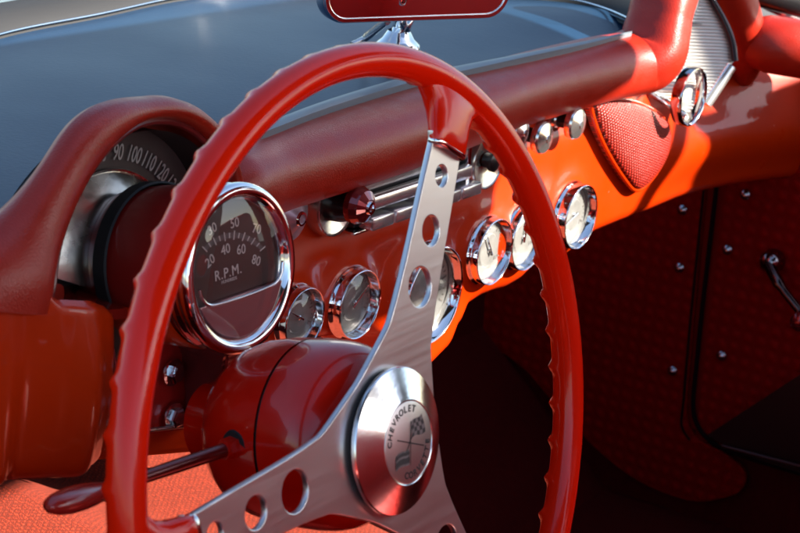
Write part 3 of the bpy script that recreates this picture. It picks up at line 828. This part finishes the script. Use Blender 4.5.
bm = bmesh.new(); lathe(bm, TC, TN, [(0, .0082), (.02, .0078), (.034, .0066), (.0415, .0052)], 80); from_bm('tach_glass', bm, M['glass'], tach, 80)

bm = bmesh.new(); lathe(bm, TC, TN, [(.0468, -.064), (.0476, -.062), (.0480, -.016), (.0470, -.014)], 60, a0=R(200), a1=R(345)); from_bm('housing_cradle', bm, M['paint'], tach, 40)
# ---- lower panel on the driver's side, left of the column
rows = []
top = [(-.40, .100, .165), (-.28, .100, .160), (-.20, .100, .158), (-.15, .098, .156), (-.120, .090, .150), (-.100, .066, .1435), (-.075, .060, .1435), (-.055, .050, .146), (-.040, .038, .160)]
for k in range(81):
    s = k / 80; x = -.40 + s * (.36)
    # interpolate the top edge
    for (a, za, ya), (b2, zb_, yb_) in zip(top, top[1:]):
        if a <= x <= b2: t = (x - a) / (b2 - a); zt = za + (zb_ - za) * t; yt = ya + (yb_ - ya) * t; break
    zb = -.036 - .020 * max(0, (x + .12) / .08) * .6 - .004 * s
    if x < -.12: zb = -.037 - (-.12 - x) * .02
    row = []
    for j in range(41):
        t = j / 40; z = zt + (zb - zt) * t
        y = yt + .008 * t + .005 * math.sin(t * PI) * -1
        if t < .06 and x > -.11: y += .005 * (1 - math.sqrt(max(0, 1 - (1 - t / .06) ** 2)))
        y -= .012 * math.exp(-((x + .078) / .012) ** 2) * (.3 + .7 * math.sin(min(1, t * 1.4) * PI / 2)) * .7
        y -= .010 * math.exp(-((x + .135) / .010) ** 2) * t
        if z - zb < .012: q = 1 - (z - zb) / .012; y += .012 * (1 - math.sqrt(max(0, 1 - q * q)))
        row.append(Vector((x, y, z)))
    yb = row[-1].y
    row += [Vector((x, yb + .008, zb + .0006)), Vector((x, yb + .022, zb + .004)), Vector((x, yb + .026, zb + .02))]
    rows.append(row)
bm = bmesh.new(); loft(bm, rows); from_bm('lower_panel', bm, M['paint'], dash, 60)
# strip of the panel that continues under the column to the other side
bm = bmesh.new(); slab(bm, [at(96, 428, Y=.176), at(215, 420, Y=.176), at(215, 452, Y=.176), at(96, 462, Y=.176)], (0, 1, 0), .02)
bmesh.ops.bevel(bm, geom=list(bm.edges), offset=.004, segments=3, affect='EDGES'); from_bm('lower_rail', bm, M['paint'], dash, 40)
# shelf under the speedometer and the inside wall
bm = bmesh.new(); slab(bm, [Vector((-.14, .158, .060)), Vector((.10, .158, .020)), Vector((.10, .21, .020)), Vector((-.14, .21, .060))], (0, 0, -1), .006); from_bm('opening_sill', bm, mat('dark_red_sill', (.25, .01, .006), .2, coat=.8), dash)
bm = bmesh.new(); tube(bm, [at(56, 303, Y=.150), at(98, 313, Y=.152)], .0026, 10); from_bm('sill_trim', bm, mat('orange_red_trim', (.55, .05, .02), .15, metal=.6, coat=1), dash)
for dx in (0, 6): 
    bm = bmesh.new(); tube(bm, cr([at(96 + dx, 308, Y=.162), at(103 + dx, 335, Y=.162), at(110 + dx, 372, Y=.162), at(112 + dx, 400, Y=.162)], 4), .0016, 10); from_bm('opening_trim', bm, M['chrome_worn'], dash, 60)
# dark red sheet painted in for the shaded space behind the column
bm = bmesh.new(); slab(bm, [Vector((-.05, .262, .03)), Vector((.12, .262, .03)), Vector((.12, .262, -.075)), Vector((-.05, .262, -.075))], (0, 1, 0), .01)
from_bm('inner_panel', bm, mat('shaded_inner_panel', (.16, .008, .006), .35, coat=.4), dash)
# mounting neck under the tachometer
bm = bmesh.new(); nb = at(214, 352, Y=.150)
loft(bm, [[Vector((nb.x + dx * w, nb.y + dy * w2, nb.z + z)) for dx, dy in ((-1, -1), (1, -1), (1, 1), (-1, 1))] for z, w, w2 in ((.03, .024, .03), (.008, .020, .025), (0, .012, .018), (-.03, .009, .014), (-.05, .009, .014))], closed_v=True)
bmesh.ops.bevel(bm, geom=[e for e in bm.edges], offset=.002, segments=2, affect='EDGES'); from_bm('tach_mount', bm, mat('dark_mount_metal', (.22, .03, .03), .25, metal=.5), dash, 40)

# ================================================================== CAR BODY: cowl, seal, windshield, hood
body = thing('car_body', 'car cowl coloured with reflected sky blue under the windshield with dark seal and chrome line', 'car body', (.41, .5, 0))
seal = [(-.24, .20), (-.22, .30), (-.17, .39), (-.08, .47), (.06, .53)]
a1, a2 = at(0, 39, Z=.070), at(189, 0, Z=.070)
seal += [(.18, .562), (a1.x, a1.y), ((a1.x + a2.x) / 2, (a1.y + a2.y) / 2), (a2.x, a2.y), (.70, .600), (.80, .545), (.88, .470)]
b1, b2, b3 = at(562, 2, Z=.070), at(604, 12, Z=.070), at(644, 30, Z=.070)
seal += [(b1.x, b1.y), (b2.x, b2.y), (b3.x, b3.y)]
sp_ = cr([Vector((a, b, .070)) for a, b in seal], 8)
front = cr([Vector((-.26, .16, .045)), Vector((-.15, .20, .045)), Vector((0, .23, .048)), Vector((.15, .28, .052)), Vector((.30, .312, .056)), Vector((.50, .318, .056)), Vector((.70, .328, .056)), Vector((.85, .318, .057)), Vector((.95, .298, .06)), Vector((1.0, .28, .06))], 10)
def resample(P, n):
    L = [0]
    for a, b in zip(P, P[1:]): L.append(L[-1] + (b - a).length)
    out = []
    for i in range(n):
        s = L[-1] * i / (n - 1); k = 0
        while k < len(L) - 2 and L[k + 1] < s: k += 1
        t = (s - L[k]) / max(1e-9, L[k + 1] - L[k]); out.append(P[k].lerp(P[k + 1], max(0, min(1, t))))
    return out
F_, S_ = resample(front, 80), resample(sp_, 80)
rows = []
for a, b in zip(F_, S_):
    rows.append([a.lerp(b, t) + Vector((0, 0, .006 * math.sin(t * PI))) for t in [k / 16 for k in range(17)]])
bm = bmesh.new(); loft(bm, rows); from_bm('cowl', bm, M['cowl'], body, 60)
# lighter strip of trim along the pad
bm = bmesh.new(); st_ = [at(x, y, Z=.071) for x, y in ((262, 133), (330, 107), (408, 83), (467, 70), (530, 56), (590, 43), (632, 33))]
st2 = [at(x, y, Z=.0715) for x, y in ((262, 124), (330, 99), (408, 76), (467, 64), (530, 52), (590, 40), (632, 31))]
A_, B_ = cr(st_, 6), cr(st2, 6)
rows = [[a + Vector((0, .001, -.010)), a, a.lerp(b, .5) + Vector((0, 0, .001)), b, b + Vector((0, .002, -.010))] for a, b in zip(A_, B_)]
loft(bm, rows); from_bm('cowl_strip', bm, M['cowlstrip'], body, 60)
bm = bmesh.new(); tube(bm, [p + Vector((0, 0, .004)) for p in sp_], .0009, 8); from_bm('chrome_bead', bm, M['chrome'], body)
out_ = []
rows = []
for i, p in enumerate(sp_):
    t = (sp_[min(i + 1, len(sp_) - 1)] - sp_[max(i - 1, 0)]).normalized(); o_ = Vector((-t.y, t.x, 0))
    rows.append([p + o_ * a + Vector((0, 0, b)) for a, b in ((0, -.004), (.006, .004), (.020, .012), (.040, .017), (.048, .013))])
bm = bmesh.new(); loft(bm, rows); from_bm('windshield_seal', bm, M['rubber'], body, 60)
rows = []
for i, p in enumerate(sp_):
    t = (sp_[min(i + 1, len(sp_) - 1)] - sp_[max(i - 1, 0)]).normalized(); o_ = Vector((-t.y, t.x, 0))
    rows.append([p + o_ * (.042 - a * .0) + Vector(((p.x - .41) * -.05 * a / .2, -.5 * a, .012 + a)) for a in (0, .05, .1, .15, .20, .26)])
bm = bmesh.new(); loft(bm, rows); from_bm('windshield', bm, M['glasspane'], body, 60)
rows = []
for k in range(25):
    x = -.6 + 2.2 * k / 24
    rows.append([Vector((x, y, .06 - .10 * ((x - .41) / .9) ** 2 + .015 * math.cos((y - .6) * 3))) for y in [.66 + .09 * j for j in range(14)]])
bm = bmesh.new(); loft(bm, rows); from_bm('hood', bm, M['hoodpaint'], body, 60)

# ================================================================== REAR-VIEW MIRROR
mc = at(420, -19, Y=.335)
mir = thing('rear_view_mirror', 'chrome framed rear view mirror on a pedestal above the dash, reflecting red', 'mirror', at(395, 46, Z=.07))
MNv = Vector((-.42, -.905, -.02)).normalized()
mu, mv, mn = basis(MNv)
roll = Matrix.Rotation(R(0), 4, 'Z')
MM = Matrix.Translation(mc) @ Matrix((mu, mv, mn)).transposed().to_4x4()
def rrect(w, h, r, n=10):
    pts = []
    for cx_, cy_, a0 in ((w - r, h - r, 0), (-w + r, h - r, 90), (-w + r, -h + r, 180), (w - r, -h + r, 270)):
        for i in range(n + 1): a = R(a0 + 90 * i / n); pts.append((cx_ + r * math.cos(a), cy_ + r * math.sin(a)))
    return pts
me = curve_mesh([rrect(.088, .031, .020)], MM @ Matrix.Translation((0, 0, -.006)), .008, .0025, 3); link('mirror_shell', me, M['chrome'], mir, 40)
me = curve_mesh([rrect(.0865, .0295, .0195)], MM @ Matrix.Translation((0, 0, .0010)), .0016); link('mirror_glass', me, M['mirror'], mir, 40)
me = curve_mesh([rrect(.0885, .0318, .0207), rrect(.0860, .0290, .0188)[::-1]], MM @ Matrix.Translation((0, 0, .0006)), .003, .0006); link('mirror_rim', me, M['chrome'], mir, 40)
bm = bmesh.new(); base = at(398, 44, Z=.072)
tube(bm, cr([base + Vector((0, 0, -.004)), base + Vector((0, 0, .006)), base + Vector((.002, 0, .018)), Vector((mc.x - .01, mc.y + .012, mc.z - .02)), Vector((mc.x, mc.y + .014, mc.z))], 6), [.013] * 3 + [.010] * 3 + [.0075] * 6 + [.006] * 13, 16)
lathe(bm, base, (0, 0, 1), [(.020, -.004), (.019, .001), (.014, .005), (.010, .012)], 32)
for s in (-1, 1): tube(bm, cr([base + Vector((s * .010, 0, .004)), base + Vector((s * .004, -.006, .016)), base + Vector((s * .009, -.006, .028)), base + Vector((s * .003, -.002, .040))], 5), .0035, 10)
from_bm('pedestal', bm, M['chrome'], mir, 50)
bm = bmesh.new(); tube(bm, cr([at(352, 44, Z=.074), at(366, 37, Z=.080), at(378, 28, Z=.094), at(388, 20, Z=.108)], 5), [.003] * 5 + [.005] * 11, 12, sy=.6); from_bm('pedestal_arm', bm, M['chrome_worn'], mir, 50)

# ================================================================== FOOTWELL, DOOR, CARPET
def planar(bm, quad, m, n, bulge=0, uvs=None, nrm=Vector((1, 0, 0))):
    a, b, c, d = [Vector(q) for q in quad]; rows = []
    for i in range(m + 1):
        s = i / m; rows.append([a.lerp(b, s).lerp(d.lerp(c, s), j / n) for j in range(n + 1)])
    U = (b - a).length; Vv = (d - a).length
    loft(bm, rows, uv=lambda i, j: (U * i / m, Vv * j / n))
# kick panel
kick = thing('kick_panel', 'dark red embossed vinyl kick panel with screws below the passenger side of the dash', 'kick panel', (1.2, .5, -.5))
kp = [at(x, y, X=1.19) for x, y in ((711, 150), (706, 190), (700, 250), (693, 330), (687, 400), (689, 425), (700, 440), (722, 452), (744, 470), (742, 488), (722, 497), (690, 499), (640, 480), (598, 448), (560, 408), (530, 372), (505, 352), (470, 356), (420, 375), (420, 120))]
kp = kp[:1] + cr(kp[1:17], 5) + kp[17:]
me = curve_mesh([[(p.y, p.z) for p in kp]], Matrix(((0, 0, -1, 1.19), (1, 0, 0, 0), (0, 1, 0, 0), (0, 0, 0, 1))), .004, .001)
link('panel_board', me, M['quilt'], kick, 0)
bm = bmesh.new(); planar(bm, [(1.196, .30, .02), (1.196, 1.3, .02), (1.196, 1.3, -.62), (1.196, .30, -.62)], 2, 2); from_bm('side_wall', bm, M['carpet_shaded'], kick)
bm = bmesh.new(); slab(bm, [Vector((1.1935, .37, .02)), Vector((1.1935, .25, .02)), Vector((1.1935, .25, -.45)), Vector((1.1935, .37, -.45))], (1, 0, 0), .02); from_bm('hinge_pillar', bm, mat('dark_red_pillar', (.18, .0022, .0018), .55, spec=.1), kick)
bm = bmesh.new(); tube(bm, cr([at(x, y, X=1.188) for x, y in ((705, 178), (703, 200), (697, 260), (690, 330), (684, 400), (682, 425), (690, 440))], 4), .0022, 12); from_bm('panel_beading', bm, mat('dark_red_beading', (.012, .001, .001), .7, spec=.1), kick, 60)
def screw(px, py, par, X=1.185, r=.0042):
    c = at(px, py, X=X); bm = bmesh.new(); lathe(bm, c, (-1, 0, 0), [(r * 1.5, -.001), (r * 1.4, .0008), (r, .0018), (r * .6, .0032), (0, .0036)], 20); from_bm('screw', bm, M['screw'], par, 60)
for p in ((682, 210), (679, 268), (672, 371)): screw(*p, kick)
bm = bmesh.new(); slab(bm, [Vector((1.20, .45, -.40)), Vector((1.20, -1.1, -.40)), Vector((1.20, -1.1, -.64)), Vector((1.20, .45, -.64))], (1, 0, 0), .08); from_bm('door_sill', bm, M['carpet_shaded'], kick)
# passenger door
door = thing('passenger_door', 'dark red passenger door panel with small screws and a chrome window crank', 'door', (1.2, .1, -.5))
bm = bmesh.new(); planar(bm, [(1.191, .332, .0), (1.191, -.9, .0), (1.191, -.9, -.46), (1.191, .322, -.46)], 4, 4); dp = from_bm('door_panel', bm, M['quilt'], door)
bm = bmesh.new(); slab(bm, [Vector((1.193, .318, .0)), Vector((1.193, -.9, .0)), Vector((1.193, -.9, -.46)), Vector((1.193, .306, -.46))], (1, 0, 0), .06); from_bm('door_shell', bm, mat('dark_red_door_paint', (.10, .004, .003), .3, coat=.5), door)
bm = bmesh.new(); tube(bm, cr([at(x, y, X=1.188) for x, y in ((717, 180), (715, 200), (709, 250), (702, 310), (697, 360), (693, 405), (699, 428), (718, 446), (760, 461), (830, 482))], 4), .0028, 12); from_bm('door_weatherstrip', bm, mat('dull_black_strip', (.006, .002, .002), .8, spec=.1), door, 60)
for p in ((745, 195), (727, 250), (721, 356)): screw(*p, door, 1.187)
cc = at(771, 262, X=1.180)
bm = bmesh.new(); lathe(bm, cc, (-1, 0, 0), [(.014, -.008), (.0135, .002), (.011, .008), (.006, .012), (0, .013)], 32)
crank = from_bm('window_crank', bm, mat('dark_chrome_boss', (.30, .25, .25), .10, metal=1), door, 50)
ce = at(806, 318, X=1.165)
bm = bmesh.new(); tube(bm, cr([cc + Vector((-.008, 0, 0)), cc.lerp(ce, .35) + Vector((-.012, 0, 0)), cc.lerp(ce, .75) + Vector((-.006, 0, 0)), ce], 5), [.0065] * 6 + [.0050] * 10, 14); from_bm('crank_arm', bm, mat('dark_chrome_arm', (.10, .07, .07), .12, metal=1), crank, 60)
bm = bmesh.new(); lathe(bm, ce, (-1, 0, 0), [(0, -.006), (.009, -.004), (.012, .008), (.010, .022), (0, .026)], 24); from_bm('crank_knob', bm, M['knobred'], crank, 60)
# black wedge of the arm rest low on the door
bm = bmesh.new(); q = [at(704, 437, X=1.17), at(830, 355, X=1.17), at(860, 500, X=1.17), at(800, 473, X=1.17), at(745, 455, X=1.17)]
slab(bm, q, (1, 0, 0), .02); bmesh.ops.bevel(bm, geom=list(bm.edges), offset=.003, segments=2, affect='EDGES'); from_bm('map_pocket', bm, M['pocketdark'], door)
bm = bmesh.new(); tube(bm, [at(722, 446, X=1.166), at(760, 456, X=1.160), at(830, 474, X=1.155)], .0022, 10); from_bm('glint_tube', bm, mat('dull_glint_metal', (.08, .05, .05), .3, metal=.8), door, 60)  # thin tube standing in for a glint low on the door
# driver's door out of view, added to block light from the left
dd = thing('driver_door', 'red driver door with vinyl panel and arm rest left of the steering wheel', 'door', (-.52, .0, -.5))
bm = bmesh.new(); slab(bm, [Vector((-.47, .42, .0)), Vector((-.47, -.8, .0)), Vector((-.47, -.8, -.55)), Vector((-.47, .42, -.55))], (-1, 0, 0), .05); bmesh.ops.bevel(bm, geom=list(bm.edges), offset=.012, segments=3, affect='EDGES'); from_bm('door_shell', bm, M['paint'], dd, 40)
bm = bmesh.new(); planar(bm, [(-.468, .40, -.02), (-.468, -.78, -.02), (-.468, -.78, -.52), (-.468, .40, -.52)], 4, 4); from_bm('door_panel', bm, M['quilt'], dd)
bm = bmesh.new(); box(bm, (-.44, -.30, -.22), (.05, .36, .05), bev=.015); from_bm('arm_rest', bm, M['seatred'], dd, 50)
# floor and toe board carpet (passenger side, shade put into its colour)
fl = thing('footwell_floor', 'shade-darkened red carpet of the passenger footwell and toe board', 'floor', (.9, .5, -.6))
bm = bmesh.new(); planar(bm, [(-.6, -1.2, -.56), (1.25, -1.2, -.56), (1.25, .43, -.56), (-.6, .43, -.56)], 6, 6); from_bm('floor_pan', bm, M['carpet_shaded'], fl)
bm = bmesh.new(); planar(bm, [(-.6, .43, -.56), (1.22, .43, -.56), (1.22, .62, -.40), (-.6, .62, -.40)], 6, 6); planar(bm, [(-.6, .62, -.40), (1.22, .62, -.40), (1.22, .64, .03), (-.6, .64, .03)], 6, 6); from_bm('toe_board', bm, M['carpet_shaded'], fl, 20)
# sunlit carpet on the transmission tunnel
tun = thing('tunnel_carpet', 'bright orange red woven carpet catching the sun below the steering column', 'carpet', (.5, .5, -.4))
bm = bmesh.new(); uvl = bm.loops.layers.uv.verify(); rows = []
ys = [.10 + .05 * i for i in range(15)]
for y in ys:
    row = []
    for k in range(33):
        s = k / 32; x = .08 + .62 * s
        z = -.345 - .20 * max(0, 2 * s - 1) ** 5 + .012 * math.sin(y * 9 + x * 14) * .6 + (y - .55) * .05 + .09 * max(0, min(1, (.42 - x) / .2)) ** 1.2
        row.append(Vector((x, y, z)))
    rows.append(row)
loft(bm, rows, uv=lambda i, j: (.50 * j / 32 * .8 + .05 * i * .6, .05 * i * .8 - .5 * j / 32 * .6)); from_bm('carpet_sheet', bm, M['carpet'], tun, 60)
bm = bmesh.new(); tube(bm, cr([at(10, 540, Z=-.335), at(30, 523, Z=-.332), at(60, 507, Z=-.330), at(100, 490, Z=-.328), at(150, 474, Z=-.328)], 6), .006, 12); from_bm('carpet_piping', bm, mat('tan_piping', (.30, .06, .03), .5), tun, 60)

# ================================================================== SEATS (behind the camera's view, reflected in mirror and chrome)
def seat(cx_, label):
    s = thing('bucket_seat', label, 'seat', (cx_, -.35, -.45), 'red bucket seats')
    bm = bmesh.new(); box(bm, (cx_, -.42, -.34), (.46, .50, .16), bev=.05); from_bm('seat_cushion', bm, M['seatred'], s, 60)
    bm = bmesh.new(); box(bm, (cx_, -.74, -.06), (.46, .14, .52), rot=None, bev=.05); from_bm('seat_back', bm, M['seatred'], s, 60)
seat(.86, 'red vinyl passenger bucket seat facing the dashboard')
seat(.06, 'red vinyl driver bucket seat behind the steering wheel')
# bulkhead out of view, added so the mirror reflects red
bk = thing('rear_bulkhead', 'red vinyl bulkhead behind the two bucket seats', 'bulkhead', (.4, -1.0, -.5))
bm = bmesh.new(); box(bm, (.4, -1.0, -.22), (1.9, .10, .80), bev=.03); from_bm('bulkhead_panel', bm, M['seatred'], bk, 60)
# ================================================================== SHADE CANOPY (added out of view, cut to shape the sun patches)
top_ = thing('shade_canopy', 'unseen black canvas shade added over the cockpit, cut to shape the sun patches', 'shade canopy', (.6, -.7, .6))
def sheet(name, pts, z, par):
    me = curve_mesh([pts], Matrix.Translation((0, 0, z)), .004); return link(name, me, M['shadefabric'], par, 0)
sheet('canvas', [(-.55, -.12), (1.15, -.20), (1.148, -.55), (1.018, -.60), (1.016, -.745), (.60, -.765), (.62, -.86), (.78, -.93), (.80, -1.02), (.80, -1.25), (-.55, -1.35)], .60, top_)
sheet('side_shade', [(1.385, -.615), (1.42, -.632), (2.2, -.66), (2.2, -1.6), (1.24, -1.6), (1.24, -1.08), (1.34, -.92), (1.44, -.80), (1.475, -.755), (1.444, -.715), (1.427, -.674), (1.40, -.645)], .60, top_)
sheet('corner_shade', [(1.296, -.38), (1.296, -.482), (1.309, -.523), (1.321, -.558), (1.332, -.592), (1.383, -.605), (1.383, -.50), (1.37, -.36)], .60, top_)
bm = bmesh.new(); tube(bm, [(1.375, -.60, .60), (1.372, -.70, .60), (1.345, -.90, .60)], .013, 12); from_bm('shade_strap', bm, M['shadefabric'], top_, 60)  # added bar, placed to cast the shadow band beside the speaker
bm = bmesh.new(); tube(bm, [(-.10, -1.25, .60), (1.38, -1.25, .595), (2.2, -1.25, .60)], .010, 10); tube(bm, [(1.235, -.2, .60), (1.6, -.3, .58), (2.2, -.5, .60)], .008, 10); from_bm('shade_rod', bm, M['black'], top_, 60)
# black pillar head in the top right corner
bm = bmesh.new(); tube(bm, cr([at(742, -16, Y=.30), at(775, -6, Y=.28), at(830, 8, Y=.25)], 6), .018, 16); from_bm('pillar_seal', bm, M['black'], body, 60)

# ================================================================== GROUND
bm = bmesh.new(); planar(bm, [(-60, -60, -.95), (60, -60, -.95), (60, 60, -.95), (-60, 60, -.95)], 2, 2)
g = from_bm('ground', bm, M['asphalt'], None, 0); g['kind'] = 'structure'; g['label'] = 'grey asphalt under the car'; g['category'] = 'ground'

for o in list(bpy.data.objects):
    if '_w' in o: del o['_w']

# ================================================================== LIGHT
SUN = Vector((.62, -1.45, 1.0)).normalized()
w = bpy.data.worlds.new('World'); sc.world = w; w.use_nodes = True
nt = w.node_tree; bg = nt.nodes['Background']; sky = nt.nodes.new('ShaderNodeTexSky'); sky.sky_type = 'NISHITA'; sky.sun_disc = False
sky.sun_elevation = math.asin(SUN.z); sky.sun_rotation = math.atan2(SUN.x, SUN.y)
sky.air_density = 1.0; sky.dust_density = 1.0; sky.ozone_density = 1.5
nt.links.new(sky.outputs[0], bg.inputs['Color']); bg.inputs['Strength'].default_value = .058
sl = bpy.data.lights.new('sun', 'SUN'); sl.energy = 5.0; sl.angle = R(.53); sl.color = (1, .93, .82)
so = bpy.data.objects.new('sun', sl); COL.objects.link(so); so.rotation_euler = (-SUN).to_track_quat('-Z', 'Y').to_euler(); so.location = SUN * 5

# ================================================================== CAMERA
cd = bpy.data.cameras.new('camera'); cam = bpy.data.objects.new('camera', cd); COL.objects.link(cam)
cd.sensor_width = 36; cd.lens = FPX / 800 * 36; cd.clip_start = .05; cd.clip_end = 500
cam.matrix_world = Matrix.Translation(CAM_POS) @ ROT.to_4x4()
cd.dof.use_dof = True; cd.dof.focus_distance = 1.38; cd.dof.aperture_fstop = 22
sc.camera = cam
sc.view_settings.view_transform = 'Standard'; sc.view_settings.look = 'None'; sc.view_settings.gamma = 1
sc.view_settings.exposure = 2.45
